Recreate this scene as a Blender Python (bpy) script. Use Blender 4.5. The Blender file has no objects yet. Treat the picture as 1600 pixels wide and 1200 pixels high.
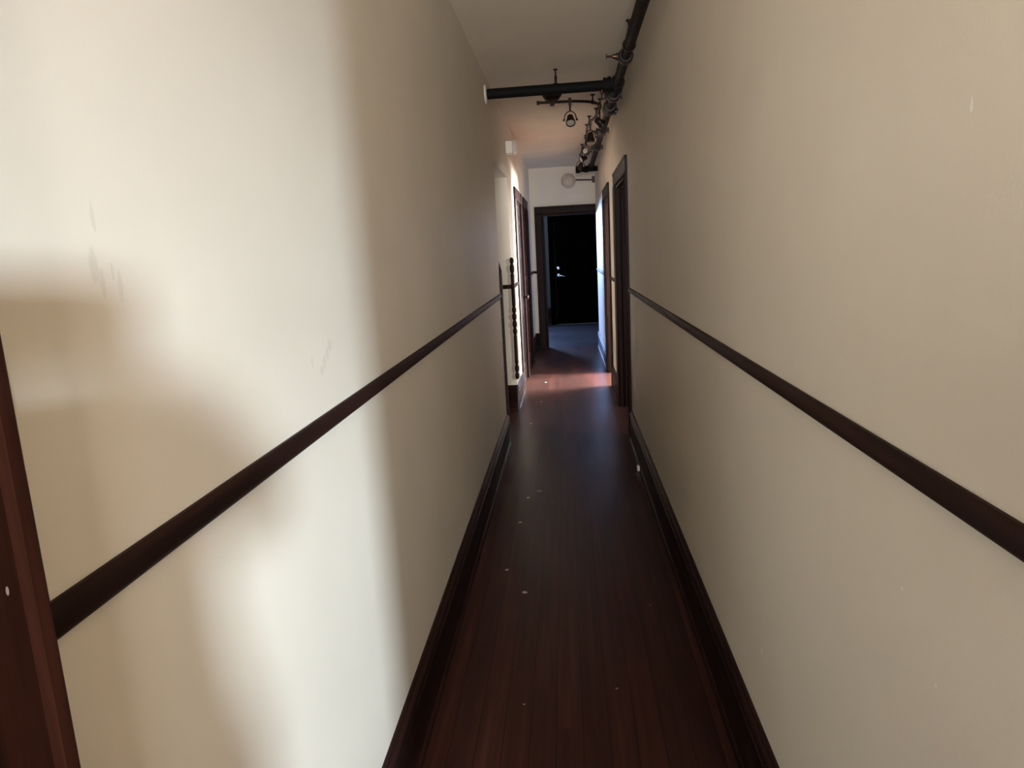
import bpy, bmesh, math, random
from mathutils import Vector, Matrix

random.seed(7)
S = bpy.context.scene
C = S.collection
PI = math.pi

# ------------------------------------------------------------------ sizes (metres)
LX = -0.507          # face of the left wall
RX = 0.4695          # face of the right wall
CZ = 2.69            # ceiling
CAM = Vector((0, 0, 1.5))
RAIL_Z0, RAIL_Z1 = 1.155, 1.192
BASE_H = 0.244

# ------------------------------------------------------------------ mesh helpers
def NB():
    return bmesh.new()

def box(bm, x0, x1, y0, y1, z0, z1):
    if x0 > x1: x0, x1 = x1, x0
    if y0 > y1: y0, y1 = y1, y0
    if z0 > z1: z0, z1 = z1, z0
    v = [bm.verts.new(p) for p in ((x0,y0,z0),(x1,y0,z0),(x1,y1,z0),(x0,y1,z0),
                                   (x0,y0,z1),(x1,y0,z1),(x1,y1,z1),(x0,y1,z1))]
    for f in ((0,3,2,1),(4,5,6,7),(0,1,5,4),(1,2,6,5),(2,3,7,6),(3,0,4,7)):
        bm.faces.new([v[i] for i in f])
    return v

def prism(bm, pts, frame, t0, t1):
    """closed 2-D outline pts swept from t0 to t1; frame(a, b, t) gives the point"""
    A = [bm.verts.new(frame(a, b, t0)) for a, b in pts]
    B = [bm.verts.new(frame(a, b, t1)) for a, b in pts]
    n = len(pts)
    for i in range(n):
        j = (i + 1) % n
        bm.faces.new((A[i], A[j], B[j], B[i]))
    bm.faces.new(A[::-1]); bm.faces.new(B)

def basis(d):
    d = Vector(d).normalized()
    u = Vector((0, 0, 1)) if abs(d.z) < 0.9 else Vector((1, 0, 0))
    a = d.cross(u).normalized()
    return a, d.cross(a).normalized(), d

def tube(bm, pts, r, seg=16, cap=True):
    pts = [Vector(p) for p in pts]
    rings = []
    a = None
    for i, p in enumerate(pts):
        if i == 0: d = pts[1] - p
        elif i == len(pts) - 1: d = p - pts[i-1]
        else: d = (pts[i+1] - p).normalized() + (p - pts[i-1]).normalized()
        d.normalize()
        if a is None:
            a, b, _ = basis(d)
        else:
            a = (a - d * a.dot(d)).normalized(); b = d.cross(a).normalized()
        rr = r[i] if isinstance(r, (list, tuple)) else r
        rings.append([bm.verts.new(p + (a*math.cos(2*PI*k/seg) + b*math.sin(2*PI*k/seg))*rr) for k in range(seg)])
    for i in range(len(rings)-1):
        for k in range(seg):
            l = (k+1) % seg
            bm.faces.new((rings[i][k], rings[i][l], rings[i+1][l], rings[i+1][k]))
    if cap:
        bm.faces.new(rings[0][::-1]); bm.faces.new(rings[-1])

def lathe(bm, prof, o, d, seg=24):
    """prof = [(radius, height)...] along direction d from o"""
    a, b, d = basis(d); o = Vector(o)
    rings = []
    for r, h in prof:
        if r < 1e-6:
            rings.append([bm.verts.new(o + d*h)])
        else:
            rings.append([bm.verts.new(o + d*h + (a*math.cos(2*PI*k/seg) + b*math.sin(2*PI*k/seg))*r) for k in range(seg)])
    for i in range(len(rings)-1):
        A, B = rings[i], rings[i+1]
        for k in range(seg):
            l = (k+1) % seg
            if len(A) == 1 and len(B) == 1: continue
            if len(A) == 1: bm.faces.new((A[0], B[l], B[k]))
            elif len(B) == 1: bm.faces.new((A[k], A[l], B[0]))
            else: bm.faces.new((A[k], A[l], B[l], B[k]))
    if len(rings[0]) > 1: bm.faces.new(rings[0][::-1])
    if len(rings[-1]) > 1: bm.faces.new(rings[-1])

def bevel(bm, w, seg=2):
    bmesh.ops.bevel(bm, geom=list(bm.edges), offset=w, segments=seg, affect='EDGES', profile=0.5)

def obj(name, bm, m, parent=None, smooth=False, origin=None):
    bmesh.ops.recalc_face_normals(bm, faces=bm.faces)
    off = Vector((0, 0, 0))
    if parent is not None:
        p = parent
        while p is not None:
            off += p.location; p = p.parent
    elif origin is not None:
        off = Vector(origin)
    bmesh.ops.translate(bm, verts=bm.verts, vec=-off)
    me = bpy.data.meshes.new(name); bm.to_mesh(me); bm.free()
    if smooth:
        for p in me.polygons: p.use_smooth = True
        try: me.set_sharp_from_angle(angle=math.radians(38))
        except Exception: pass
    if m: me.materials.append(m)
    o = bpy.data.objects.new(name, me); C.objects.link(o)
    if parent is not None: o.parent = parent
    elif origin is not None: o.location = off
    return o

def thing(name, loc, label=None, cat=None, group=None, kind=None):
    o = bpy.data.objects.new(name, None); C.objects.link(o)
    o.location = loc; o.empty_display_size = 0.05
    return tag(o, label, cat, group, kind)

def tag(o, label=None, cat=None, group=None, kind=None):
    if label: o['label'] = label
    if cat: o['category'] = cat
    if group: o['group'] = group
    if kind: o['kind'] = kind
    return o

def struct(name, bm, m, label=None, cat=None):
    o = obj(name, bm, m)
    return tag(o, label, cat, None, 'structure')

# ------------------------------------------------------------------ materials
def newmat(name):
    m = bpy.data.materials.new(name); m.use_nodes = True
    nt = m.node_tree
    return m, nt, nt.nodes['Principled BSDF']

def N(nt, t, **kw):
    n = nt.nodes.new(t)
    for k, v in kw.items(): setattr(n, k, v)
    return n

def mapped(nt, scale, kind='Object'):
    tc = N(nt, 'ShaderNodeTexCoord'); mp = N(nt, 'ShaderNodeMapping')
    mp.inputs['Scale'].default_value = scale
    nt.links.new(tc.outputs[kind], mp.inputs['Vector'])
    return mp.outputs['Vector']

def ramp(nt, src, stops):
    r = N(nt, 'ShaderNodeValToRGB')
    e = r.color_ramp.elements
    while len(e) < len(stops): e.new(0.5)
    for i, (p, c) in enumerate(stops):
        e[i].position = p; e[i].color = (*c, 1) if len(c) == 3 else c
    nt.links.new(src, r.inputs['Fac'])
    return r.outputs['Color']

def noise(nt, vec, scale, detail=4, rough=0.55):
    n = N(nt, 'ShaderNodeTexNoise')
    n.inputs['Scale'].default_value = scale; n.inputs['Detail'].default_value = detail
    n.inputs['Roughness'].default_value = rough
    nt.links.new(vec, n.inputs['Vector'])
    return n.outputs['Fac']

def spots(nt, pts):
    """mask that is 1 inside small ellipsoids [(centre, radii)]"""
    tc = N(nt, 'ShaderNodeTexCoord')
    dist = N(nt, 'ShaderNodeTexNoise'); dist.inputs['Scale'].default_value = 90
    nt.links.new(tc.outputs['Object'], dist.inputs['Vector'])
    out = None
    for c, r in pts:
        s = N(nt, 'ShaderNodeVectorMath', operation='SUBTRACT'); s.inputs[1].default_value = c
        nt.links.new(tc.outputs['Object'], s.inputs[0])
        d = N(nt, 'ShaderNodeVectorMath', operation='DIVIDE'); d.inputs[1].default_value = r
        nt.links.new(s.outputs[0], d.inputs[0])
        l = N(nt, 'ShaderNodeVectorMath', operation='LENGTH'); nt.links.new(d.outputs[0], l.inputs[0])
        a = N(nt, 'ShaderNodeMath', operation='ADD'); nt.links.new(l.outputs['Value'], a.inputs[0])
        nt.links.new(dist.outputs['Fac'], a.inputs[1])
        mr = N(nt, 'ShaderNodeMapRange'); mr.inputs['From Min'].default_value = 1.25
        mr.inputs['From Max'].default_value = 1.55
        mr.inputs['To Min'].default_value = 1; mr.inputs['To Max'].default_value = 0
        nt.links.new(a.outputs[0], mr.inputs['Value'])
        if out is None: out = mr.outputs[0]
        else:
            x = N(nt, 'ShaderNodeMath', operation='MAXIMUM')
            nt.links.new(out, x.inputs[0]); nt.links.new(mr.outputs[0], x.inputs[1]); out = x.outputs[0]
    return out

def mixc(nt, fac, a, b):
    m = N(nt, 'ShaderNodeMix', data_type='RGBA')
    if isinstance(fac, float): m.inputs[0].default_value = fac
    else: nt.links.new(fac, m.inputs[0])
    for v, s in ((a, m.inputs[6]), (b, m.inputs[7])):
        if isinstance(v, tuple): s.default_value = (*v, 1)
        else: nt.links.new(v, s)
    return m.outputs[2]

def bump(nt, bsdf, h, strength, dist=0.002):
    b = N(nt, 'ShaderNodeBump'); b.inputs['Strength'].default_value = strength
    b.inputs['Distance'].default_value = dist
    nt.links.new(h, b.inputs['Height']); nt.links.new(b.outputs['Normal'], bsdf.inputs['Normal'])

def paint(name, col, marks=None, markcol=(0.30, 0.27, 0.22), chips=None, rough=0.5):
    m, nt, b = newmat(name)
    v = mapped(nt, (1, 1, 1))
    n = noise(nt, v, 2.2, 3)
    c = ramp(nt, n, [(0.3, tuple(x*0.965 for x in col)), (0.7, tuple(min(1, x*1.03) for x in col))])
    if marks: 
        k = spots(nt, marks)
        h = N(nt, 'ShaderNodeMath', operation='MULTIPLY'); h.inputs[1].default_value = 0.16
        nt.links.new(k, h.inputs[0]); c = mixc(nt, h.outputs[0], c, markcol)
    if chips: c = mixc(nt, spots(nt, chips), c, (0.9, 0.88, 0.8))
    nt.links.new(c, b.inputs['Base Color'])
    b.inputs['Roughness'].default_value = rough
    b.inputs['Specular IOR Level'].default_value = 0.35
    # roller stipple and slow plaster waves
    st = noise(nt, v, 170, 2); wv = noise(nt, v, 5, 2)
    a = N(nt, 'ShaderNodeMath', operation='MULTIPLY_ADD'); a.inputs[1].default_value = 0.25
    nt.links.new(st, a.inputs[0]); nt.links.new(wv, a.inputs[2])
    bump(nt, b, a.outputs[0], 0.13, 0.004)
    return m

def wood(name, dark, light, scale=(30, 30, 1.6), rough=0.3, coat=0.25, specks=0.0, spec=0.2, bmp=0.12):
    m, nt, b = newmat(name)
    v = mapped(nt, scale)
    n = noise(nt, v, 1.0, 6, 0.6)
    c = ramp(nt, n, [(0.32, dark), (0.68, light)])
    if specks:
        vv = mapped(nt, (23, 23, 9))
        vo = N(nt, 'ShaderNodeTexVoronoi'); vo.inputs['Scale'].default_value = 1.0
        nt.links.new(vv, vo.inputs['Vector'])
        lt = N(nt, 'ShaderNodeMath', operation='LESS_THAN'); lt.inputs[1].default_value = specks
        nt.links.new(vo.outputs['Distance'], lt.inputs[0])
        c = mixc(nt, lt.outputs[0], c, (0.4, 0.36, 0.33))
    nt.links.new(c, b.inputs['Base Color'])
    r = ramp(nt, n, [(0.3, (rough*0.95,)*3), (0.7, (rough*1.25,)*3)])
    nt.links.new(r, b.inputs['Roughness'])
    b.inputs['Coat Weight'].default_value = coat
    b.inputs['Specular IOR Level'].default_value = spec
    b.inputs['Coat Roughness'].default_value = 0.18
    bump(nt, b, n, bmp, 0.002)
    return m

def floor_mat(name, along='y', cols=None):
    """narrow strip boards, dark mahogany stain, worn gloss with pale grit"""
    m, nt, b = newmat(name)
    tc = N(nt, 'ShaderNodeTexCoord')
    sp = N(nt, 'ShaderNodeSeparateXYZ'); nt.links.new(tc.outputs['Object'], sp.inputs[0])
    ac, al = ('X', 'Y') if along == 'y' else ('Y', 'X')
    W = 0.083
    dv = N(nt, 'ShaderNodeMath', operation='DIVIDE'); dv.inputs[1].default_value = W
    nt.links.new(sp.outputs[ac], dv.inputs[0])
    fl = N(nt, 'ShaderNodeMath', operation='FLOOR'); nt.links.new(dv.outputs[0], fl.inputs[0])
    fr = N(nt, 'ShaderNodeMath', operation='FRACT'); nt.links.new(dv.outputs[0], fr.inputs[0])
    wn = N(nt, 'ShaderNodeTexWhiteNoise', noise_dimensions='1D'); nt.links.new(fl.outputs[0], wn.inputs['W'])
    # end joints: shift along by a random amount, boards 2.4 m long
    ad = N(nt, 'ShaderNodeMath', operation='MULTIPLY_ADD'); ad.inputs[1].default_value = 2.4
    nt.links.new(wn.outputs['Value'], ad.inputs[0]); nt.links.new(sp.outputs[al], ad.inputs[2])
    d2 = N(nt, 'ShaderNodeMath', operation='DIVIDE'); d2.inputs[1].default_value = 2.4
    nt.links.new(ad.outputs[0], d2.inputs[0])
    f2 = N(nt, 'ShaderNodeMath', operation='FLOOR'); nt.links.new(d2.outputs[0], f2.inputs[0])
    cb = N(nt, 'ShaderNodeCombineXYZ'); nt.links.new(fl.outputs[0], cb.inputs[0]); nt.links.new(f2.outputs[0], cb.inputs[1])
    w2 = N(nt, 'ShaderNodeTexWhiteNoise', noise_dimensions='3D'); nt.links.new(cb.outputs[0], w2.inputs['Vector'])
    sc = (38, 1.3, 1) if along == 'y' else (1.3, 38, 1)
    mp = N(nt, 'ShaderNodeMapping'); mp.inputs['Scale'].default_value = sc
    nt.links.new(tc.outputs['Object'], mp.inputs['Vector'])
    off = N(nt, 'ShaderNodeVectorMath', operation='ADD'); nt.links.new(mp.outputs[0], off.inputs[0])
    sc9 = N(nt, 'ShaderNodeVectorMath', operation='SCALE'); sc9.inputs['Scale'].default_value = 37
    nt.links.new(w2.outputs['Color'], sc9.inputs[0]); nt.links.new(sc9.outputs[0], off.inputs[1])
    g = noise(nt, off.outputs[0], 1.0, 6, 0.62)
    c = ramp(nt, g, list(zip((0.25, 0.55, 0.8), cols or (FLOOR_D, FLOOR_M, FLOOR_L))))
    tint = N(nt, 'ShaderNodeMapRange'); tint.inputs['To Min'].default_value = 0.75; tint.inputs['To Max'].default_value = 1.3
    nt.links.new(w2.outputs['Value'], tint.inputs['Value'])
    mul = N(nt, 'ShaderNodeVectorMath', operation='SCALE'); nt.links.new(c, mul.inputs[0]); nt.links.new(tint.outputs[0], mul.inputs['Scale'])
    # seams between the boards
    e = N(nt, 'ShaderNodeMath', operation='PINGPONG'); e.inputs[1].default_value = 0.5; nt.links.new(fr.outputs[0], e.inputs[0])
    sm = N(nt, 'ShaderNodeMapRange'); sm.inputs['From Min'].default_value = 0.0; sm.inputs['From Max'].default_value = 0.03
    nt.links.new(e.outputs[0], sm.inputs['Value'])
    c2 = mixc(nt, sm.outputs[0], (0.006, 0.003, 0.002), mul.outputs[0])
    # pale grit and scuffs
    gv = mapped(nt, (7, 7, 7)); vo = N(nt, 'ShaderNodeTexVoronoi'); vo.inputs['Scale'].default_value = 1.0
    nt.links.new(gv, vo.inputs['Vector'])
    gm = N(nt, 'ShaderNodeMath', operation='LESS_THAN'); gm.inputs[1].default_value = 0.035; nt.links.new(vo.outputs['Distance'], gm.inputs[0])
    c3 = mixc(nt, gm.outputs[0], c2, (0.30, 0.22, 0.19))
    c3 = mixc(nt, spots(nt, [((-0.237,2.92,0),(0.012,0.012,0.02)), ((-0.336,3.15,0),(0.010,0.010,0.02)),
                             ((-0.22,4.27,0),(0.018,0.008,0.02)), ((-0.286,4.15,0),(0.010,0.016,0.02)),
                             ((-0.31,3.75,0),(0.009,0.012,0.02)), ((-0.36,6.05,0),(0.012,0.012,0.02)),
                             ((-0.30,6.95,0),(0.014,0.016,0.02)), ((-0.28,8.0,0),(0.016,0.020,0.02))]), c3, (0.55, 0.48, 0.42))
    nt.links.new(c3, b.inputs['Base Color'])
    wv = mapped(nt, (2.2, 0.6, 1)); wr = noise(nt, wv, 1.6, 4)
    r = ramp(nt, wr, [(0.3, (FLOOR_R*0.98,)*3), (0.7, (FLOOR_R*1.2,)*3)])
    nt.links.new(r, b.inputs['Roughness'])
    b.inputs['Specular IOR Level'].default_value = 0.18
    b.inputs['Sheen Weight'].default_value = 0.008; b.inputs['Sheen Roughness'].default_value = 0.5
    hh = N(nt, 'ShaderNodeMath', operation='MULTIPLY_ADD'); hh.inputs[1].default_value = 0.25
    nt.links.new(g, hh.inputs[0]); nt.links.new(sm.outputs[0], hh.inputs[2])
    bump(nt, b, hh.outputs[0], 0.04, 0.002)
    return m

def metal(name, col, rough, met=1.0):
    m, nt, b = newmat(name)
    v = mapped(nt, (1, 1, 1)); n = noise(nt, v, 40, 4)
    c = ramp(nt, n, [(0.3, tuple(x*0.75 for x in col)), (0.7, tuple(x*1.25 for x in col))])
    nt.links.new(c, b.inputs['Base Color'])
    b.inputs['Metallic'].default_value = met
    r = ramp(nt, n, [(0.3, (rough*0.8,)*3), (0.7, (rough*1.2,)*3)])
    nt.links.new(r, b.inputs['Roughness'])
    return m

def plain(name, col, rough=0.5, spec=0.5):
    m, nt, b = newmat(name)
    v = mapped(nt, (1, 1, 1)); n = noise(nt, v, 60, 3)
    c = ramp(nt, n, [(0.3, tuple(x*0.94 for x in col)), (0.7, tuple(min(1, x*1.05) for x in col))])
    nt.links.new(c, b.inputs['Base Color'])
    b.inputs['Roughness'].default_value = rough
    b.inputs['Specular IOR Level'].default_value = spec
    return m

FLOOR_D, FLOOR_M, FLOOR_L = (0.015, 0.005, 0.0035), (0.036, 0.0115, 0.008), (0.062, 0.022, 0.016)
FLOOR_R = 0.31
WALL = (0.785, 0.71, 0.602)

M_left = paint('cream_paint_left', WALL,
    marks=[((LX,0.735,1.505),(0.05,0.008,0.022)), ((LX,0.745,1.49),(0.05,0.005,0.018)), ((LX,0.775,1.485),(0.05,0.005,0.018)), ((LX,0.765,1.50),(0.05,0.003,0.012)), ((LX,0.745,1.56),(0.05,0.004,0.018)),
           ((LX,1.455,1.325),(0.05,0.014,0.014)), ((LX,1.435,1.310),(0.05,0.011,0.013)), ((LX,1.415,1.295),(0.05,0.011,0.014)), ((LX,1.395,1.280),(0.05,0.010,0.012)), ((LX,1.345,1.305),(0.05,0.005,0.015))])
M_right = paint('cream_paint_right', WALL,
    chips=[((RX,0.89,1.638),(0.05,0.003,0.010)), ((RX,1.71,0.45),(0.05,0.006,0.010)), ((RX,0.99,0.99),(0.05,0.003,0.003)), ((RX,0.885,0.905),(0.05,0.003,0.003))])
M_wall = paint('cream_paint', WALL)
M_dim = paint('dim_room_paint', (0.060, 0.053, 0.046))  # end room's dimness put into a darker wall colour
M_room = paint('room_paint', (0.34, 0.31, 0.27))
M_ceil = paint('ceiling_paint', (0.78, 0.70, 0.59), rough=0.7)
M_trim = wood('dark_mahogany_trim', (0.010, 0.0045, 0.0035), (0.030, 0.0115, 0.009), (26, 1.5, 26), 0.45, 0.0, 0.0, 0.10)
M_trimv = wood('dark_mahogany_casing', (0.007, 0.003, 0.0025), (0.021, 0.008, 0.006), (34, 34, 1.6), 0.42, 0.0, 0.0, 0.10)
M_red = wood('red_brown_casing', (0.006, 0.003, 0.0025), (0.045, 0.015, 0.010), (26, 26, 1.4), 0.5, 0.0, 0.05, 0.05)
M_door = wood('dark_door_wood', (0.009, 0.005, 0.0045), (0.020, 0.010, 0.008), (24, 24, 1.4), 0.35, 1.0, 0.0, 0.5, 0.01)
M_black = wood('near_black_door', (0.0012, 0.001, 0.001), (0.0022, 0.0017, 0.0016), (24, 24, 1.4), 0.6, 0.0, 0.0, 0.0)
M_floor = floor_mat('mahogany_strip_floor', 'y')
M_floorx = floor_mat('grey_brown_strip_floor_crosswise', 'x', ((0.008, 0.007, 0.008), (0.020, 0.018, 0.020), (0.040, 0.036, 0.040)))
M_iron = metal('dark_brown_iron', (0.018, 0.013, 0.012), 0.5, 0.2)
M_pipe = plain('brown_painted_pipe', (0.011, 0.007, 0.006), 0.55, 0.07)
M_blackpipe = plain('black_painted_pipe', (0.004, 0.0035, 0.004), 0.75, 0.15)
M_bronze = metal('oil_rubbed_bronze', (0.030, 0.018, 0.013), 0.40, 0.7)
M_brass = metal('dull_brass', (0.12, 0.06, 0.03), 0.4)
M_chrome = metal('satin_chrome', (0.75, 0.75, 0.76), 0.22)
M_white = plain('white_plastic', (0.78, 0.74, 0.66), 0.4)
M_offwhite = plain('aged_white_enamel', (0.62, 0.53, 0.42), 0.35)
M_lens = plain('frosted_lamp_glass', (0.46, 0.42, 0.37), 0.15)

# ------------------------------------------------------------------ room shell
T = 0.13
Y_END = 10.83
PASS0, PASS1 = 5.40, 6.62            # side passage on the left
BACK = -3.6                          # foyer behind the camera
CORNER = 0.20                        # right wall begins here

bm = NB(); box(bm, -3.2, 3.9, BACK-0.13, Y_END+T, -0.12, 0); struct('floor', bm, M_floor)
bm = NB(); box(bm, -3.2, 3.9, Y_END+T, 14.5, -0.12, 0); struct('floor_end_room', bm, M_floorx)
bm = NB(); box(bm, -3.2, 3.9, BACK-0.13, 14.5, CZ, CZ+0.12); struct('ceiling', bm, M_ceil)

DH = 2.03                            # door openings' head height
# openings: (y0, y1)
D_NEAR = (-0.42, 0.452)
D_A = (7.50, 8.36)
D_B = (8.97, 9.70)
D_R1 = (5.51, 6.62)
D_R2 = (7.66, 8.50)

def wall_y(bm, x0, x1, spans, opens):
    for a, b in spans: box(bm, x0, x1, a, b, 0, CZ)
    for a, b, h in opens: box(bm, x0, x1, a, b, h, CZ)

bm = NB()
wall_y(bm, LX-T, LX, [(BACK, D_NEAR[0]), (D_NEAR[1], PASS0)], [(D_NEAR[0], D_NEAR[1], DH), (PASS0, PASS1, 2.165)])
struct('wall_left', bm, M_left)
bm = NB()
wall_y(bm, LX-T, LX, [(PASS1, D_A[0]), (D_A[1], D_B[0]), (D_B[1], Y_END)], [(*D_A, DH), (*D_B, DH)])
struct('wall_left_far', bm, M_wall)
bm = NB()
wall_y(bm, RX, RX+T, [(CORNER, D_R1[0]), (D_R1[1], D_R2[0]), (D_R2[1], Y_END)], [(*D_R1, DH), (*D_R2, DH)])
struct('wall_right', bm, M_right)

# end wall with its doorway
E0, E1, EH = -0.325, 0.50, 2.015
bm = NB()
box(bm, LX-T, E0, Y_END, Y_END+T, 0, CZ); box(bm, E1, RX+T, Y_END, Y_END+T, 0, CZ)
box(bm, E0, E1, Y_END, Y_END+T, EH, CZ)
struct('wall_end', bm, M_wall)

# side passage
bm = NB(); box(bm, -3.2, LX-T, PASS1, PASS1+T, 0, CZ); box(bm, -3.2, LX-T, PASS0-T, PASS0, 0, CZ); box(bm, -3.2, -3.07, PASS0, PASS1, 0, CZ)
struct('wall_passage', bm, M_wall)

# end room
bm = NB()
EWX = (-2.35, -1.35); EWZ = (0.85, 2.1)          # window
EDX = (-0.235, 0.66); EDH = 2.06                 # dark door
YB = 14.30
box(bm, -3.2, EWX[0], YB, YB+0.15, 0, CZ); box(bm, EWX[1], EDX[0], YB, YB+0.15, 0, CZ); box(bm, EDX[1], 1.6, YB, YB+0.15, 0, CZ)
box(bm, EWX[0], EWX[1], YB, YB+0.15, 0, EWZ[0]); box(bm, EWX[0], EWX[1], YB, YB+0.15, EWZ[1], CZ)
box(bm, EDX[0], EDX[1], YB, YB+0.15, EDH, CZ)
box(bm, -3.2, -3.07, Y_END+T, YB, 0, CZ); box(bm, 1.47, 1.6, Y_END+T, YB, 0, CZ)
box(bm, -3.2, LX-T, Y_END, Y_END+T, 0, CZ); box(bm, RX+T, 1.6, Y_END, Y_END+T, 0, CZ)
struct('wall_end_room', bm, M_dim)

# rooms on the right, with windows in their outer wall
XO = 3.6
W1 = (3.75, 4.95, 0.85, 2.10)
W2 = (7.55, 9.75, 0.60, 2.15)
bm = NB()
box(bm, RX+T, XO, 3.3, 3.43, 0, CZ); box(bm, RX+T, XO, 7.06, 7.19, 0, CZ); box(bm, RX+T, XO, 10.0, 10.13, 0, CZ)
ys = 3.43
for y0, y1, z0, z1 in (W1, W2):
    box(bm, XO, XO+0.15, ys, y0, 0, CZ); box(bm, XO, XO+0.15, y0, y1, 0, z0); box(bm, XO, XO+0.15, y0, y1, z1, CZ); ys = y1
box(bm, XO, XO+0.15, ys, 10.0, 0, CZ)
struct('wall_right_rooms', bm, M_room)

# foyer behind the camera: narrow bright window and a wide one added as fill
FW1 = (2.30, 3.24, 1.15, 1.91)
FW2 = (-0.47, 0.50, 0.85, 2.15)
bm = NB()
xs = LX
for x0, x1, z0, z1 in (FW2, FW1):
    box(bm, xs, x0, BACK-0.13, BACK, 0, CZ); box(bm, x0, x1, BACK-0.13, BACK, 0, z0); box(bm, x0, x1, BACK-0.13, BACK, z1, CZ); xs = x1
box(bm, xs, 3.4, BACK-0.13, BACK, 0, CZ)
box(bm, 3.27, 3.4, BACK, CORNER, 0, CZ)
box(bm, RX+T, 3.4, CORNER, CORNER+T, 0, CZ)
struct('wall_back', bm, M_wall)

def window(n, axis, u0, u1, z0, z1, at, depth=0.05):
    """sash frame with a middle rail in an opening; axis 'x' = wall across Y, 'y' = wall across X"""
    bm = NB(); w = 0.035
    def b(a0, a1, c0, c1):
        if axis == 'x': box(bm, a0, a1, at-depth/2, at+depth/2, c0, c1)
        else: box(bm, at-depth/2, at+depth/2, a0, a1, c0, c1)
    b(u0, u0+w, z0, z1); b(u1-w, u1, z0, z1); b(u0+w, u1-w, z0, z0+w); b(u0+w, u1-w, z1-w, z1)
    zm = (z0+z1)/2
    if u1-u0 > 0.6: b(u0+w, u1-w, zm-0.015, zm+0.015)
    return struct('window_%d' % n, bm, M_trimv)

window(1, 'x', *FW1, BACK-0.07); window(2, 'x', *FW2, BACK-0.07)  # second frame sits in the added fill opening
window(3, 'y', *W1, XO+0.08); window(4, 'y', *W2, XO+0.08)
window(5, 'x', EWX[0], EWX[1], EWZ[0], EWZ[1], YB+0.08)

# ------------------------------------------------------------------ trim
# profile (out, up): out = distance from the wall face
RAILP = [(0, 0), (0.006, 0), (0.010, 0.004), (0.012, 0.010), (0.012, 0.027), (0.010, 0.033), (0.005, 0.037), (0, 0.037)]
BASEP = [(0, 0), (0.025, 0), (0.025, 0.012), (0.020, 0.022), (0.016, 0.025), (0.016, 0.172), (0.019, 0.176), (0.019, 0.184),
         (0.013, 0.190), (0.013, 0.198), (0.020, 0.206), (0.021, 0.216), (0.015, 0.226), (0.009, 0.231), (0.010, 0.238), (0.006, 0.244), (0, 0.244)]

def mold_y(bm, prof, x, s, y0, y1, z):      # along Y, s = +1 sticks out to +X
    prism(bm, prof, lambda a, b, t: (x + s*a, t, z + b), y0, y1)
def mold_x(bm, prof, y, s, x0, x1, z):
    prism(bm, prof, lambda a, b, t: (t, y + s*a, z + b), x0, x1)

ti = [0]
def rail(f):
    ti[0] += 1; bm = NB(); f(bm); o = obj('trim_%d' % ti[0], bm, M_trim, None, True); tag(o, None, None, None, 'structure')
def base(side, f, m=None):
    bm = NB(); f(bm); o = obj('baseboard_' + side, bm, m or M_trim, None, True); tag(o, None, None, None, 'structure')

CW = 0.12    # door casing width
rail(lambda bm: mold_y(bm, RAILP, LX, 1, D_NEAR[1]+CW, PASS0, RAIL_Z0))
rail(lambda bm: mold_y(bm, RAILP, RX, -1, CORNER, D_R1[0]-CW, RAIL_Z0))
rail(lambda bm: mold_y(bm, RAILP, RX, -1, D_R1[1]+CW, D_R2[0]-CW, RAIL_Z0))
rail(lambda bm: mold_y(bm, RAILP, RX, -1, D_R2[1]+CW, Y_END, RAIL_Z0))
def leftfar(bm):
    mold_y(bm, RAILP, LX, 1, PASS1, D_A[0]-CW, RAIL_Z0)
    mold_y(bm, RAILP, LX, 1, D_A[1]+CW, D_B[0]-CW, RAIL_Z0)
    mold_y(bm, RAILP, LX, 1, D_B[1]+CW, Y_END, RAIL_Z0)
rail(leftfar)
rail(lambda bm: mold_x(bm, RAILP, PASS1, -1, -3.07, LX, RAIL_Z0+0.006))
rail(lambda bm: mold_x(bm, RAILP, Y_END, -1, LX, E0-CW, RAIL_Z0))

base('left', lambda bm: mold_y(bm, BASEP, LX, 1, D_NEAR[1]+CW, PASS0, 0))
def leftfarb(bm):
    mold_y(bm, BASEP, LX, 1, PASS1, D_A[0]-CW, 0)
    mold_y(bm, BASEP, LX, 1, D_A[1]+CW, D_B[0]-CW, 0)
    mold_y(bm, BASEP, LX, 1, D_B[1]+CW, Y_END, 0)
base('left_far', leftfarb, M_door)
base('right', lambda bm: mold_y(bm, BASEP, RX, -1, CORNER, D_R1[0]-CW, 0))
base('right_middle', lambda bm: mold_y(bm, BASEP, RX, -1, D_R1[1]+CW, D_R2[0]-CW, 0))
base('right_far', lambda bm: mold_y(bm, BASEP, RX, -1, D_R2[1]+CW, Y_END, 0))
base('passage', lambda bm: mold_x(bm, BASEP, PASS1, -1, -3.07, LX, 0))
base('end', lambda bm: mold_x(bm, BASEP, Y_END, -1, LX+0.001, E0-CW, 0))
base('end_room', lambda bm: mold_x(bm, [(a*1.2, b*1.45) for a, b in BASEP], YB, -1, -3.07, EDX[0]-0.10, 0))

# ------------------------------------------------------------------ doors
CASP = [(0, 0), (0, 0.016), (0.012, 0.020), (0.020, 0.016), (0.090, 0.018), (0.100, 0.0215), (0.114, 0.0225), (0.120, 0.018), (0.120, 0)]   # (across from the opening, out)

def casing_y(bm, x, s, y0, y1, h, p=CASP):
    prism(bm, p, lambda a, b, t: (x + s*b, y0 - a, t), 0, h)
    prism(bm, p, lambda a, b, t: (x + s*b, y1 + a, t), 0, h)
    prism(bm, p, lambda a, b, t: (x + s*b, t, h + a), y0 - CW, y1 + CW)

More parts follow.
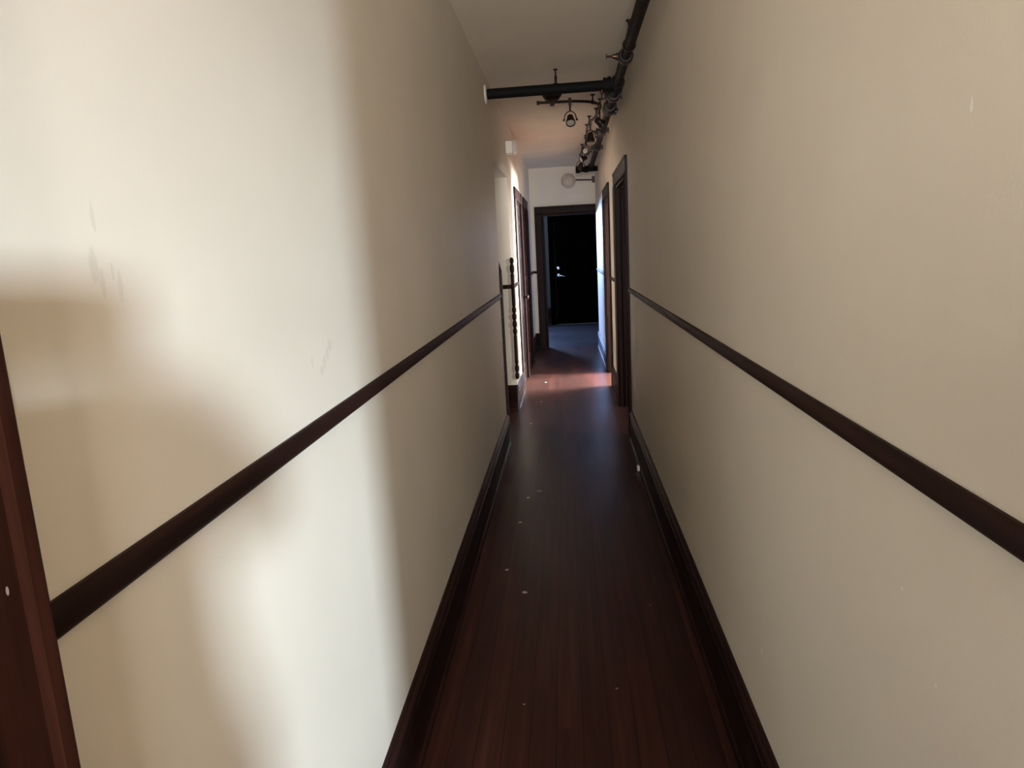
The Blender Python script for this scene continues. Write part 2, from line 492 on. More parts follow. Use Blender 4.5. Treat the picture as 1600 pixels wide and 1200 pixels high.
def jamb_y(bm, xa, xb, y0, y1, h):
    """lining of an opening with a stop in the middle"""
    t = 0.018; xm = (xa+xb)/2
    box(bm, xa, xb, y0, y0+t, 0, h-t); box(bm, xa, xb, y1-t, y1, 0, h-t); box(bm, xa, xb, y0, y1, h-t, h)
    box(bm, xm-0.02, xm+0.02, y0+t, y0+t+0.012, 0, h-t); box(bm, xm-0.02, xm+0.02, y1-t-0.012, y1-t, 0, h-t)
    box(bm, xm-0.02, xm+0.02, y0+t, y1-t, h-t-0.012, h-t)

def slab_y(bm, x0, x1, y0, y1, z0, z1):
    """panelled leaf lying in a wall along Y"""
    st = 0.105; xm0 = x0 + (x1-x0)*0.28; xm1 = x1 - (x1-x0)*0.28
    box(bm, x0, x1, y0, y0+st, z0, z1); box(bm, x0, x1, y1-st, y1, z0, z1)
    zs = [z0, z0+0.20, z0+0.78, z0+0.98, z0+1.42, z0+1.53, z1-0.12, z1]
    for k in range(0, 8, 2): box(bm, x0, x1, y0+st, y1-st, zs[k], zs[k+1])
    for k in (1, 3, 5): box(bm, xm0, xm1, y0+st, y1-st, zs[k], zs[k+1])

def knob_y(parent, x, y, z, s, m=M_bronze):
    bm = NB()
    lathe(bm, [(0.026, 0), (0.026, 0.004), (0.012, 0.007), (0.009, 0.030), (0.016, 0.038), (0.027, 0.046), (0.029, 0.056), (0.022, 0.066), (0.0, 0.069)], (x, y, z), (s, 0, 0))
    o = obj('door_knob', bm, m, parent, True)
    bm = NB(); box(bm, x, x+s*0.003, y-0.024, y+0.024, z-0.11, z+0.05)
    obj('lock_plate', bm, m, parent)
    return o

di = [0]
def door(y):
    di[0] += 1
    return thing('door_%d' % di[0], (y[0], y[1], 0), None, None, None, 'structure')

# near left: only its casing reaches into view
d = door((LX, 0.03))
bm = NB(); casing_y(bm, LX, 1, *D_NEAR, DH); obj('door_casing', bm, M_red, d)
bm = NB(); jamb_y(bm, LX-T, LX, *D_NEAR, DH); obj('door_jamb', bm, M_red, d)
bm = NB(); slab_y(bm, LX-0.06, LX-0.02, D_NEAR[0]+0.02, D_NEAR[1]-0.02, 0.006, DH-0.02); obj('door_leaf', bm, M_red, d)
knob_y(d, LX-0.02, D_NEAR[0]+0.09, 0.98, 1)

# left, closed, hinges on the near side
d = door((LX, 7.93))
bm = NB(); casing_y(bm, LX, 1, *D_A, DH); obj('door_casing', bm, M_trimv, d)
bm = NB(); jamb_y(bm, LX-T, LX, *D_A, DH); obj('door_jamb', bm, M_trimv, d)
bm = NB(); slab_y(bm, LX-0.045, LX-0.006, D_A[0]+0.022, D_A[1]-0.022, 0.006, DH-0.022); obj('door_leaf', bm, M_door, d)
for z in (1.66, 1.29, 0.64):
    bm = NB(); tube(bm, [(LX+0.004, D_A[0]+0.020, z-0.05), (LX+0.004, D_A[0]+0.020, z+0.05)], 0.008, 10)
    box(bm, LX-0.006, LX-0.002, D_A[0]+0.020, D_A[0]+0.055, z-0.045, z+0.045)
    obj('hinge', bm, M_bronze, d, True)
knob_y(d, LX-0.006, D_A[1]-0.09, 0.97, 1)

d = door((LX, 9.33))
bm = NB(); casing_y(bm, LX, 1, *D_B, DH); obj('door_casing', bm, M_trimv, d)
bm = NB(); jamb_y(bm, LX-T, LX, *D_B, DH); obj('door_jamb', bm, M_trimv, d)
bm = NB(); slab_y(bm, LX-0.09, LX-0.05, D_B[0]+0.022, D_B[1]-0.022, 0.006, DH-0.022); obj('door_leaf', bm, M_door, d)
knob_y(d, LX-0.05, D_B[1]-0.09, 0.97, 1)

# right: two doorways standing open
for O in (D_R1, D_R2):
    d = door((RX, sum(O)/2))
    bm = NB(); casing_y(bm, RX, -1, *O, DH); obj('door_casing', bm, M_trimv, d)
    bm = NB(); jamb_y(bm, RX, RX+T, *O, DH); obj('door_jamb', bm, M_trimv, d)

# end doorway
d = door((0.06, Y_END))
bm = NB()
prism(bm, CASP, lambda a, b, t: (E0 - a, Y_END - b, t), 0, EH)
prism(bm, CASP, lambda a, b, t: (t, Y_END - b, EH + a), E0 - CW, RX-0.001)
obj('door_casing', bm, M_trimv, d)
bm = NB()
box(bm, E0, E0+0.018, Y_END, Y_END+T, 0, EH-0.018); box(bm, E1-0.018, E1, Y_END, Y_END+T, 0, EH-0.018); box(bm, E0, E1, Y_END, Y_END+T, EH-0.018, EH)
obj('door_jamb', bm, M_trimv, d)

# dark entrance door at the back of the end room
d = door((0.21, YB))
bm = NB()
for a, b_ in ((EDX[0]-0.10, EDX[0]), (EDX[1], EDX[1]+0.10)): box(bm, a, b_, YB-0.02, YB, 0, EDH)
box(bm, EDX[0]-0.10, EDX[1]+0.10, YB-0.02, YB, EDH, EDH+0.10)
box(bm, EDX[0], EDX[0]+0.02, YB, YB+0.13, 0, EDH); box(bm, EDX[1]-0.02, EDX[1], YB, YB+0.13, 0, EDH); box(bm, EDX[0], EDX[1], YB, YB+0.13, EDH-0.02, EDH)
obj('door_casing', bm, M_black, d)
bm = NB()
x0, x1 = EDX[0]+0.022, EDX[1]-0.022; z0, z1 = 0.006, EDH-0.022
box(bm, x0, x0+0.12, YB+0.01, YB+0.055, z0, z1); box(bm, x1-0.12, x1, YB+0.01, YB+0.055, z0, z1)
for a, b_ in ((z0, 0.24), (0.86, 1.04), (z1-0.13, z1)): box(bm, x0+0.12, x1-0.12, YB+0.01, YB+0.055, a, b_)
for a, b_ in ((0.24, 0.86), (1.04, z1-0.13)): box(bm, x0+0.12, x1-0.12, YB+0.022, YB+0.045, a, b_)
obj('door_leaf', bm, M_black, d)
kx = -0.155
bm = NB(); lathe(bm, [(0.035, 0), (0.035, 0.008), (0.026, 0.014), (0.018, 0.016), (0.0, 0.018)], (kx, YB+0.01, 1.125), (0, -1, 0))
obj('deadbolt', bm, M_chrome, d, True)
bm = NB(); lathe(bm, [(0.033, 0), (0.033, 0.006), (0.014, 0.010), (0.012, 0.045), (0.0, 0.047)], (kx, YB+0.01, 0.985), (0, -1, 0))
tube(bm, [(kx, YB-0.028, 0.985), (kx+0.05, YB-0.032, 0.980), (kx+0.10, YB-0.030, 0.965), (kx+0.13, YB-0.028, 0.963)], [0.011, 0.011, 0.009, 0.007], 12)
obj('door_handle', bm, M_chrome, d, True)

# ------------------------------------------------------------------ corner guards
bm = NB()
x, y = LX+0.008, PASS0+0.004
prism(bm, [(-0.012, -0.026), (0.008, -0.026), (0.011, -0.012), (0.011, 0.010), (-0.012, 0.010)], lambda a, b, t: (x+a, y+b, t), BASE_H, 1.36)
top = [bm.verts.new((x+a, y+b, 1.36)) for a, b in ((-0.012,-0.026),(0.008,-0.026),(0.011,-0.012),(0.011,0.010),(-0.012,0.010))]
tip = bm.verts.new((x-0.008, y+0.002, 1.435))
for i in range(5): bm.faces.new((top[i], top[(i+1) % 5], tip))
o = obj('corner_guard', bm, M_trimv, None, False, (x, y, BASE_H))
tag(o, 'plain dark wood corner strip with pointed top ending the left wall', 'corner guard')

def turned(z0, z1):
    """turned dowel: a bead group at either end and in the middle"""
    p = [(0.0, 0.0), (0.014, 0.006), (0.021, 0.03), (0.018, 0.055), (0.010, 0.066), (0.019, 0.085), (0.021, 0.11), (0.017, 0.135), (0.011, 0.145), (0.018, 0.16), (0.0165, 0.19)]
    h = z1 - z0; mid = h*0.50
    p += [(0.0165, mid-0.16), (0.012, mid-0.15), (0.020, mid-0.125), (0.020, mid-0.10), (0.012, mid-0.085), (0.021, mid-0.06), (0.021, mid-0.03), (0.012, mid-0.012),
          (0.021, mid+0.012), (0.021, mid+0.04), (0.012, mid+0.055), (0.020, mid+0.075), (0.020, mid+0.10), (0.012, mid+0.115), (0.0165, mid+0.13)]
    p += [(0.0165, h-0.19), (0.019, h-0.165), (0.011, h-0.15), (0.019, h-0.13), (0.021, h-0.10), (0.018, h-0.075), (0.011, h-0.062), (0.018, h-0.045), (0.020, h-0.028), (0.013, h-0.008), (0.0, h)]
    return p
bm = NB(); lathe(bm, turned(0.30, 1.45), (LX+0.006, PASS1-0.006, 0.30), (0, 0, 1), 20)
o = obj('corner_guard', bm, M_trimv, None, True, (LX+0.006, PASS1-0.006, 0.30))
tag(o, 'turned dark wood dowel with beads on the farther wall corner, left', 'corner guard')

# ------------------------------------------------------------------ sprinkler pipework
PX, PZ, PR = 0.383, 2.565, 0.030
CY = 5.06
pw = thing('sprinkler_pipe', (PX, CY, PZ), 'dark iron sprinkler pipe along the top of the right wall, with cross branch', 'pipe')
bm = NB(); tube(bm, [(PX, 0.62, PZ), (PX, 9.84, PZ), ], PR, 20); obj('main_pipe', bm, M_pipe, pw, True)
bm = NB(); tube(bm, [(PX-0.02, CY, PZ), (LX+0.005, CY, PZ-0.004)], 0.034, 20); obj('cross_pipe', bm, M_blackpipe, pw, True)
bm = NB(); lathe(bm, [(0.062, 0), (0.060, 0.006), (0.046, 0.014), (0.040, 0.014)], (LX, CY, PZ-0.004), (1, 0, 0), 28); obj('escutcheon', bm, M_white, pw, True)
bm = NB()       # tee
tube(bm, [(PX, CY-0.075, PZ), (PX, CY+0.075, PZ)], 0.042, 20)
tube(bm, [(PX, CY, PZ), (PX-0.085, CY, PZ)], 0.044, 20); tube(bm, [(PX-0.07, CY, PZ), (PX-0.09, CY, PZ)], 0.049, 20)
for s in (-1, 1): tube(bm, [(PX, CY+s*0.06, PZ), (PX, CY+s*0.08, PZ)], 0.047, 20)
lathe(bm, [(0.012, 0.03), (0.012, 0.052), (0.0, 0.054)], (PX-0.05, CY, PZ), (0, 0, 1), 8)
obj('tee', bm, M_blackpipe, pw, True)
def coupling(y, r=0.045, l=0.06):
    bm = NB(); tube(bm, [(PX, y-l/2, PZ), (PX, y-l/2+0.008, PZ), (PX, y+l/2-0.008, PZ), (PX, y+l/2, PZ)], [r-0.006, r, r, r-0.006], 20)
    for s in (-1, 1):
        box(bm, PX+s*(r-0.006), PX+s*(r+0.018), y-0.014, y+0.014, PZ-0.014, PZ+0.014)
        tube(bm, [(PX+s*(r+0.008), y, PZ-0.026), (PX+s*(r+0.008), y, PZ+0.026)], 0.006, 8)
    obj('coupling', bm, M_iron, pw, True)
coupling(5.40, 0.046, 0.09); coupling(6.92, 0.043, 0.06); coupling(8.05, 0.046, 0.06)
bm = NB()       # mechanical tee with a bull plug facing the wall
tube(bm, [(PX, 5.78, PZ), (PX, 5.80, PZ), (PX, 5.94, PZ), (PX, 5.96, PZ)], [0.04, 0.052, 0.052, 0.04], 20)
tube(bm, [(PX, 5.87, PZ), (PX+0.06, 5.87, PZ-0.035)], 0.026, 14)
obj('outlet_fitting', bm, M_iron, pw, True)
def sprinkler(o, d, plate=True):
    o = Vector(o); a, b_, d = basis(d); bm = NB()
    lathe(bm, [(0.014, 0), (0.014, 0.018), (0.010, 0.020), (0.010, 0.026)], o, d, 12)
    for s in (-1, 1):
        tube(bm, [o+d*0.024+a*s*0.009, o+d*0.038+a*s*0.014, o+d*0.056+a*s*0.003], 0.003, 6)
    lathe(bm, [(0.004, 0.024), (0.003, 0.055), (0.016, 0.058), (0.017, 0.060), (0, 0.061)], o, d, 14)
    obj('sprinkler_head', bm, M_brass, pw, True)
sprinkler((PX-0.10, CY, PZ-0.030), (0, 0, -1))
def saddle(y):
    bm = NB(); tube(bm, [(PX, y-0.04, PZ), (PX, y-0.025, PZ), (PX, y+0.025, PZ), (PX, y+0.04, PZ)], [0.034, 0.043, 0.043, 0.034], 20)
    tube(bm, [(PX, y, PZ), (PX-0.055, y, PZ+0.004)], 0.020, 12)
    obj('saddle_fitting', bm, M_iron, pw, True)
for y in (4.36, 7.02):
    saddle(y); sprinkler((PX-0.05, y, PZ+0.004), (-1, 0, 0.05))
def hanger(x, y, r, z=PZ):
    bm = NB()
    tube(bm, [(x, y, z+r-0.002), (x, y, CZ-0.008)], 0.005, 8)
    tube(bm, [(x, y, z+r+0.01), (x, y, z+r+0.05)], 0.009, 8)
    lathe(bm, [(0.016, 0), (0.013, 0.008), (0.006, 0.010)], (x, y, CZ), (0, 0, -1), 12)
    ring = [(x+(r+0.003)*math.cos(t), y, z+(r+0.003)*math.sin(t)) for t in [2*PI*k/20 for k in range(21)]]
    tube(bm, ring, 0.004, 6)
    obj('hanger_rod', bm, M_bronze, pw, True)
hanger(PX, 4.12, PR); hanger(-0.024, CY, 0.034, PZ-0.002); hanger(PX, 2.2, PR); hanger(PX, 7.9, PR)
bm = NB()       # short branch closing the far end
tube(bm, [(0.20, 9.86, PZ-0.03), (RX-0.002, 9.86, PZ-0.03)], 0.034, 18); tube(bm, [(0.175, 9.86, PZ-0.03), (0.235, 9.86, PZ-0.03)], 0.045, 18)
tube(bm, [(0.29, 9.86, PZ-0.03), (0.34, 9.86, PZ-0.03)], 0.043, 18)
tube(bm, [(PX, 9.80, PZ), (PX, 9.86, PZ-0.02)], 0.044, 18)
obj('end_branch', bm, M_blackpipe, pw, True)

# ------------------------------------------------------------------ monorail track light and its spotlights
TZ = 2.63
def catmull(P, n=10):
    P = [Vector(p) for p in P]; Q = [2*P[0]-P[1]] + P + [2*P[-1]-P[-2]]; out = []
    for i in range(1, len(Q)-2):
        a, b_, c_, e = Q[i-1], Q[i], Q[i+1], Q[i+2]
        for k in range(n):
            t = k/n
            out.append(0.5*((2*b_)+(c_-a)*t+(2*a-5*b_+4*c_-e)*t*t+(3*b_-a-3*c_+e)*t**3))
    out.append(P[-1]); return out
TP = [(-0.171, 5.80, TZ-0.004), (-0.02, 5.825, TZ-0.002), (0.13, 5.86, TZ), (0.258, 5.945, TZ), (0.326, 6.13, TZ), (0.312, 6.52, TZ), (0.262, 6.87, TZ), (0.252, 7.31, TZ), (0.262, 8.0, TZ), (0.238, 8.5, TZ), (0.222, 9.35, TZ)]
path = catmull(TP)
tl = thing('track_light', (-0.06, 5.82, CZ), 'wavy dark bronze monorail lighting track hung below the ceiling', 'track light')
bm = NB()
prev = None
for i, p in enumerate(path):
    d_ = (path[min(i+1, len(path)-1)] - path[max(i-1, 0)]).normalized(); s_ = Vector((d_.y, -d_.x, 0)).normalized()*0.005
    ring = [bm.verts.new(p + s_*a + Vector((0, 0, b_))) for a, b_ in ((-1, -0.010), (1, -0.010), (1, 0.010), (-1, 0.010))]
    if prev:
        for k in range(4): bm.faces.new((prev[k], prev[(k+1) % 4], ring[(k+1) % 4], ring[k]))
    else: bm.faces.new(ring[::-1])
    prev = ring
bm.faces.new(prev)
obj('rail', bm, M_bronze, tl)
bm = NB(); box(bm, -0.182, -0.158, 5.790, 5.814, TZ-0.018, TZ+0.010); bevel(bm, 0.003); obj('end_cap', bm, M_bronze, tl)
bm = NB(); lathe(bm, [(0.078, 0), (0.078, 0.012), (0.072, 0.020), (0.064, 0.030), (0.054, 0.044), (0.042, 0.050), (0.018, 0.052), (0.018, 0.07), (0.0, 0.07)], (-0.062, 5.818, CZ), (0, 0, -1), 28); obj('canopy', bm, M_bronze, tl, True)
bm = NB(); box(bm, -0.079, -0.045, 5.802, 5.834, TZ-0.030, TZ+0.012); bevel(bm, 0.003); obj('power_feed', bm, M_bronze, tl)
for i in (30, 40, 50, 60, 70, 80, 92):
    p = path[i]; bm = NB()
    lathe(bm, [(0.021, 0), (0.021, 0.005), (0.012, 0.010), (0.006, 0.016), (0.006, CZ-TZ-0.02), (0.010, CZ-TZ-0.018), (0.011, CZ-TZ+0.014), (0.0, CZ-TZ+0.015)], (p.x, p.y, CZ), (0, 0, -1), 14)
    obj('standoff', bm, M_bronze, tl, True)

def spotlight(label, rp, drop, aim, yaw_axis):
    """clamp, stem, yoke, lamp body (> lens); hangs from the rail at rp"""
    rp = Vector(rp); t = thing('spotlight', (rp.x, rp.y, rp.z), label, 'spotlight', 'spotlights on the curved track')
    bm = NB(); box(bm, rp.x-0.012, rp.x+0.012, rp.y-0.012, rp.y+0.012, rp.z-0.030, rp.z+0.026); bevel(bm, 0.003); obj('clamp', bm, M_bronze, t)
    pv = rp + Vector((0, 0, -drop))              # pivot
    bm = NB(); tube(bm, [rp+Vector((0, 0, -0.028)), pv+Vector((0, 0, 0.052))], 0.007, 12); obj('stem', bm, M_bronze, t, True)
    ax = Vector(yaw_axis).normalized()
    bm = NB(); pts = [pv + ax*0.046*math.cos(a) + Vector((0, 0, 0.055*max(0, math.sin(a)) - (0.012 if k in (0, 14) else 0))) for k, a in [(k, PI*k/14) for k in range(15)]]
    tube(bm, pts, 0.0042, 8)
    for s in (-1, 1): lathe(bm, [(0.008, 0), (0.008, 0.014), (0.0, 0.015)], pv + ax*s*0.044 + Vector((0, 0, -0.010)), ax*s, 10)
    obj('yoke', bm, M_bronze, t, True)
    d_ = Vector(aim).normalized(); o0 = pv - d_*0.045 + Vector((0, 0, -0.010))
    bm = NB(); lathe(bm, [(0.0, -0.004), (0.018, 0.0), (0.026, 0.012), (0.028, 0.03), (0.030, 0.045), (0.037, 0.060), (0.038, 0.082), (0.034, 0.084), (0.033, 0.078), (0.0, 0.077)], o0, d_, 24)
    body = obj('lamp_body', bm, M_bronze, t, True)
    bm = NB(); lathe(bm, [(0.031, 0.0775), (0.026, 0.0815), (0.0, 0.083)], o0, d_, 24); obj('lens', bm, M_lens, body, True)
    return t
spotlight('bronze spotlight with round lens facing the viewer, nearest on the track', (0.076, 5.845, TZ), 0.128, (0.02, -0.62, -0.78), (1, 0, 0))
spotlight('bronze spotlight tilted towards the pipe where the track bends', (0.318, 6.10, TZ), 0.120, (0.75, 0.05, -0.66), (0, 1, 0))
spotlight('bronze spotlight pointing straight down, third along the track', (0.268, 6.84, TZ), 0.125, (0.02, 0.05, -1), (1, 0, 0))
spotlight('bronze spotlight with pale glinting lens, fourth along the track', (0.262, 7.90, TZ), 0.115, (-0.35, -0.80, 0.25), (1, 0.2, 0))
spotlight('bronze spotlight aimed to the left, fifth along the track', (0.242, 8.45, TZ), 0.115, (-0.8, -0.45, -0.30), (0.4, 1, 0))
spotlight('dark bronze spotlight farthest along the track, by the end branch pipe', (0.226, 9.20, TZ), 0.115, (-0.2, 0.6, -0.60), (1, 0, 0))

# ------------------------------------------------------------------ small fixtures
al = thing('alarm_bell', (0.079, Y_END, 2.482), 'round off-white bell high on the end wall above the dark doorway', 'bell')
bm = NB(); lathe(bm, [(0.055, 0), (0.055, 0.035), (0.045, 0.04)], (0.079, Y_END, 2.482), (0, -1, 0), 28); obj('backplate', bm, M_offwhite, al, True)
bm = NB(); lathe(bm, [(0.104, 0.032), (0.105, 0.042), (0.098, 0.060), (0.075, 0.078), (0.040, 0.088), (0.014, 0.091), (0.014, 0.097), (0, 0.099)], (0.079, Y_END, 2.482), (0, -1, 0), 36); obj('gong', bm, M_offwhite, al, True)
cd = thing('conduit', (0.32, Y_END, 2.480), 'thin brown conduit running from the bell to a small box by the right wall', 'conduit')
bm = NB(); tube(bm, [(0.186, Y_END-0.010, 2.490), (0.43, Y_END-0.010, 2.479)], 0.010, 10); obj('tube', bm, M_bronze, cd, True)
bm = NB(); box(bm, 0.425, 0.466, Y_END-0.04, Y_END, 2.44, 2.53); bevel(bm, 0.003); obj('junction_box', bm, M_bronze, cd)

em = thing('alarm_sounder', (LX, 6.70, 2.43), 'small white alarm box with round front high on the left wall', 'alarm')
bm = NB(); box(bm, LX, LX+0.062, 6.645, 6.755, 2.375, 2.485); bevel(bm, 0.006); obj('back_box', bm, M_white, em)
bm = NB(); lathe(bm, [(0.050, 0.0), (0.066, 0.004), (0.068, 0.012), (0.064, 0.020), (0.058, 0.026), (0.050, 0.036), (0.030, 0.043), (0, 0.045)], (LX+0.062, 6.70, 2.432), (1, 0, 0), 32); obj('round_front', bm, M_white, em, True)

bm = NB()
box(bm, RX-0.041, RX-0.025, 4.60, 4.64, 0.004, 0.040); bevel(bm, 0.004)
o = obj('cable_clip', bm, plain('bright_white_plastic', (0.92, 0.92, 0.92), 0.25), None, True, (RX-0.033, 4.62, 0.004))
tag(o, 'tiny white clip at the foot of the right baseboard', 'clip')

# ------------------------------------------------------------------ the photographer, standing behind the lens
def person():
    t = thing('person', (0.13, -0.235, 0), 'person in dark jacket standing in the hall holding up a phone', 'person')
    V = []; E = []; R = []
    def v(p, r):
        V.append(Vector(p)); R.append(r); return len(V)-1
    def chain(start, pts):
        a = start
        for p, r in pts:
            b_ = v(p, r); E.append((a, b_)); a = b_
        return a
    pel = v((0.13, -0.25, 0.94), (0.21, 0.14))
    ch = chain(pel, [((0.13, -0.25, 1.08), (0.19, 0.13)), ((0.13, -0.245, 1.24), (0.175, 0.12)), ((0.13, -0.245, 1.36), (0.150, 0.095))])
    nk = chain(ch, [((0.09, -0.29, 1.45), (0.055, 0.055))])
    chain(nk, [((0.06, -0.345, 1.53), (0.075, 0.080)), ((0.05, -0.355, 1.60), (0.080, 0.092)), ((0.05, -0.36, 1.66), (0.068, 0.078))])
    for s in (-1, 1):
        hx = 0.13
        sh = chain(ch, [((hx+s*0.17, -0.245, 1.385), (0.062, 0.062))])
        el = chain(sh, [((hx+s*0.20, -0.16, 1.285), (0.052, 0.052)), ((hx+s*0.20, -0.09, 1.225), (0.046, 0.046))])
        wr = chain(el, [((hx*0.5+s*0.165, -0.085, 1.31), (0.040, 0.040)), ((s*0.105, -0.075, 1.425), (0.029, 0.025))])
        pm = chain(wr, [((s*0.088, -0.058, 1.485), (0.036, 0.020))])
        for k in range(4):
            a0 = Vector((s*0.098, -0.046 + 0.002*k, 1.462 + 0.019*k))
            i = v(a0, (0.009, 0.009)); E.append((pm, i))
            chain(i, [(a0 + Vector((-s*0.006, 0.018, 0.004)), (0.008, 0.008)), (a0 + Vector((-s*(0.030-0.003*abs(k-1)), 0.020, 0.006)), (0.007, 0.007))])
        i = v((s*0.078, -0.062, 1.452), (0.011, 0.011)); E.append((pm, i))
        chain(i, [((s*0.058, -0.046, 1.470), (0.009, 0.009)), ((s*0.045, -0.034, 1.490), (0.008, 0.008))])
        lg = chain(pel, [((hx+s*0.10, -0.25, 0.84), (0.125, 0.125)), ((hx+s*0.105, -0.245, 0.50), (0.062, 0.062)), ((hx+s*0.11, -0.27, 0.32), (0.058, 0.058)), ((hx+s*0.115, -0.28, 0.10), (0.042, 0.042))])
        chain(lg, [((hx+s*0.12, -0.29, 0.050), (0.045, 0.045)), ((hx+s*0.13, -0.18, 0.042), (0.045, 0.038)), ((hx+s*0.135, -0.11, 0.032), (0.038, 0.028))])
    me = bpy.data.meshes.new('body'); me.from_pydata([tuple(p - t.location) for p in V], E, [])
    o = bpy.data.objects.new('body', me); C.objects.link(o); o.parent = t
    sk = o.modifiers.new('skin', 'SKIN')
    for i, r in enumerate(R): me.skin_vertices[0].data[i].radius = r
    me.skin_vertices[0].data[0].use_root = True
    sk.use_smooth_shade = True
    sub = o.modifiers.new('sub', 'SUBSURF'); sub.levels = 2; sub.render_levels = 2
    # clothes by height and reach: trousers, jacket, skin of the hands and face
    m, nt, b = newmat('person_skin_and_clothes')
    tc = N(nt, 'ShaderNodeTexCoord'); sp = N(nt, 'ShaderNodeSeparateXYZ'); nt.links.new(tc.outputs['Object'], sp.inputs[0])
    def gt(out, val):
        g = N(nt, 'ShaderNodeMath', operation='GREATER_THAN'); g.inputs[1].default_value = val; nt.links.new(out, g.inputs[0]); return g.outputs[0]
    c = mixc(nt, gt(sp.outputs['Z'], 0.92), (0.03, 0.04, 0.07), (0.035, 0.035, 0.04))
    c = mixc(nt, gt(sp.outputs['Z'], 1.475), c, (0.50, 0.32, 0.24))
    hand = N(nt, 'ShaderNodeMath', operation='MULTIPLY'); nt.links.new(gt(sp.outputs['Z'], 1.42), hand.inputs[0]); nt.links.new(gt(sp.outputs['Y'], 0.13), hand.inputs[1])
    c = mixc(nt, hand.outputs[0], c, (0.50, 0.32, 0.24))
    c = mixc(nt, gt(sp.outputs['Z'], 0.085), (0.02, 0.02, 0.02), c)
    nt.links.new(c, b.inputs['Base Color']); b.inputs['Roughness'].default_value = 0.7
    me.materials.append(m)
    skin = plain('face_skin', (0.50, 0.32, 0.24), 0.55); hairm = plain('brown_hair', (0.03, 0.018, 0.012), 0.6)
    hc = Vector((0.05, -0.36, 1.60))
    bm = NB()
    bmesh.ops.create_uvsphere(bm, u_segments=24, v_segments=16, radius=0.1, matrix=Matrix.Translation(hc + Vector((0, -0.012, 0.025))) @ Matrix.Diagonal((0.90, 1.0, 0.98, 1)))
    bmesh.ops.delete(bm, geom=[q for q in bm.verts if q.co.y > hc.y+0.045 and q.co.z < hc.z+0.055], context='VERTS')
    obj('hair', bm, hairm, t, True)
    bm = NB()
    lathe(bm, [(0.0, 0.0), (0.012, 0.004), (0.010, 0.022), (0.005, 0.040), (0, 0.044)], hc + Vector((0, 0.085, -0.022)), (0, 0.15, 1), 10); obj('nose', bm, skin, t, True)
    for s in (-1, 1):
        bm = NB(); bmesh.ops.create_uvsphere(bm, u_segments=12, v_segments=8, radius=0.012, matrix=Matrix.Translation(hc + Vector((s*0.032, 0.074, 0.012)))); obj('eye', bm, plain('eye_white', (0.8, 0.8, 0.8), 0.2), t, True)
        bm = NB(); bmesh.ops.create_uvsphere(bm, u_segments=12, v_segments=8, radius=0.03, matrix=Matrix.Translation(hc + Vector((s*0.082, -0.005, -0.005))) @ Matrix.Diagonal((0.35, 0.6, 1, 1))); obj('ear', bm, skin, t, True)
    bm = NB(); bmesh.ops.create_uvsphere(bm, u_segments=12, v_segments=8, radius=0.022, matrix=Matrix.Translation(hc + Vector((0, 0.076, -0.052))) @ Matrix.Diagonal((1, 0.4, 0.3, 1))); obj('mouth', bm, plain('lips', (0.42, 0.18, 0.15), 0.5), t, True)
    return t
person()
ph = thing('phone', (0, -0.025, 1.462), 'black phone held up sideways in both hands', 'phone')
bm = NB(); box(bm, -0.076, 0.076, -0.031, -0.022, 1.462, 1.536); bevel(bm, 0.003); obj('case', bm, plain('black_phone_case', (0.01, 0.01, 0.011), 0.3), ph)
bm = NB(); box(bm, -0.071, 0.071, -0.0320, -0.0312, 1.467, 1.531); obj('screen', bm, plain('phone_glass', (0.02, 0.02, 0.025), 0.08), ph)

# ------------------------------------------------------------------ daylight
def area(name, loc, target, sx, sy, power, col):
    l = bpy.data.lights.new(name, 'AREA'); l.shape = 'RECTANGLE'; l.size = sx; l.size_y = sy
    l.energy = power; l.color = col
    o = bpy.data.objects.new(name, l); C.objects.link(o); o.location = loc
    d_ = Vector(target) - Vector(loc)
    o.rotation_euler = d_.to_track_quat('-Z', 'Y').to_euler()
    return o
DAY = (1.0, 0.98, 0.96); SKY = (0.80, 0.92, 1.0); BLUE = (0.42, 0.62, 1.0)
area('window_daylight_narrow', (4.57, BACK-2.6, 1.95), (-0.5, 1.3, 1.30), 0.64, 0.75, 1500, (0.70, 0.86, 1.0))
area('window_daylight_wide', (0.0, BACK-0.20, 1.50), (0.1, 0.5, 1.4), 0.9, 1.2, 430, (1.0, 0.97, 0.93))  # added soft fill for the near walls, its source is unseen
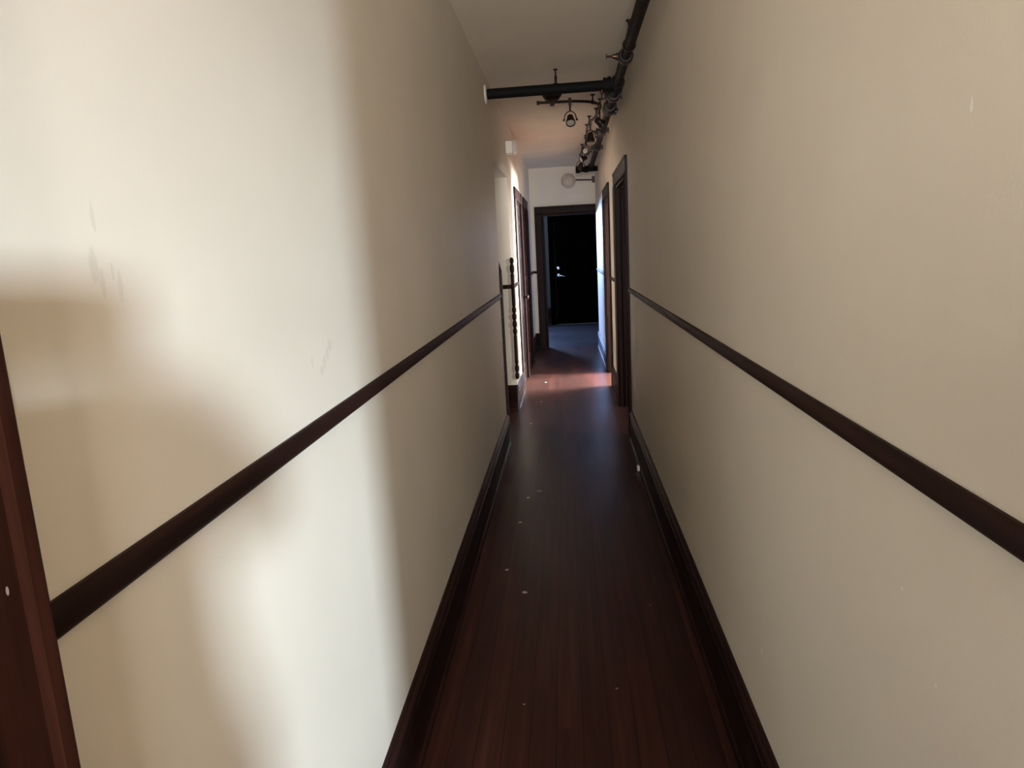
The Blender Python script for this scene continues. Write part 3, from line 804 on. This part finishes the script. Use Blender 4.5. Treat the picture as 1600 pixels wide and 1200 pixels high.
area('window_daylight_room', (XO+0.25, 4.35, 1.50), (0.3, 5.9, 0.6), 1.1, 1.2, 150, DAY)
area('window_daylight_second_room', (XO+0.25, 8.28, 1.75), (-0.4, 8.0, 0.2), 0.45, 1.0, 2200, (1.0, 0.95, 0.93))
area('window_daylight_second_room_far', (XO+0.25, 9.25, 1.40), (-0.5, 7.2, 1.3), 0.9, 1.4, 1900, (1.0, 0.97, 0.94))
area('window_daylight_end_room', ((EWX[0]+EWX[1])/2, YB+0.22, 1.85), (0.0, 9.5, 0.2), 0.95, 0.5, 800, (0.32, 0.50, 1.0))

w = bpy.data.worlds.new('sky'); S.world = w; w.use_nodes = True
bg = w.node_tree.nodes['Background']; bg.inputs['Color'].default_value = (0.62, 0.78, 1.0, 1); bg.inputs['Strength'].default_value = 0.4

# ------------------------------------------------------------------ camera
F = 1101.4
yaw, pitch, roll = -0.083964, 0.185331, 0.051941
cy_, sy_, cp_, sp_ = math.cos(yaw), math.sin(yaw), math.cos(pitch), math.sin(pitch)
fwd = Vector((sy_*cp_, cy_*cp_, -sp_)); right = Vector((cy_, -sy_, 0)); down = fwd.cross(right)
r2 = right*math.cos(roll) + down*math.sin(roll); d2 = -right*math.sin(roll) + down*math.cos(roll)
cam = bpy.data.cameras.new('camera'); cam.sensor_fit = 'HORIZONTAL'; cam.sensor_width = 36; cam.lens = 36*F/1600
cam.clip_start = 0.02; cam.clip_end = 60
co = bpy.data.objects.new('camera', cam); C.objects.link(co)
mw = Matrix.Identity(4)
for i in range(3):
    mw[i][0] = r2[i]; mw[i][1] = -d2[i]; mw[i][2] = -fwd[i]; mw[i][3] = CAM[i]
co.matrix_world = mw
S.camera = co

S.view_settings.view_transform = 'Standard'
S.view_settings.look = 'None'
S.view_settings.exposure = 0.0
S.view_settings.gamma = 1.0
S.view_settings.use_curve_mapping = False
S.cycles.caustics_reflective = False
S.cycles.caustics_refractive = False
S.cycles.sample_clamp_indirect = 8.0
S.cycles.blur_glossy = 1.0
S.cycles.use_adaptive_sampling = False
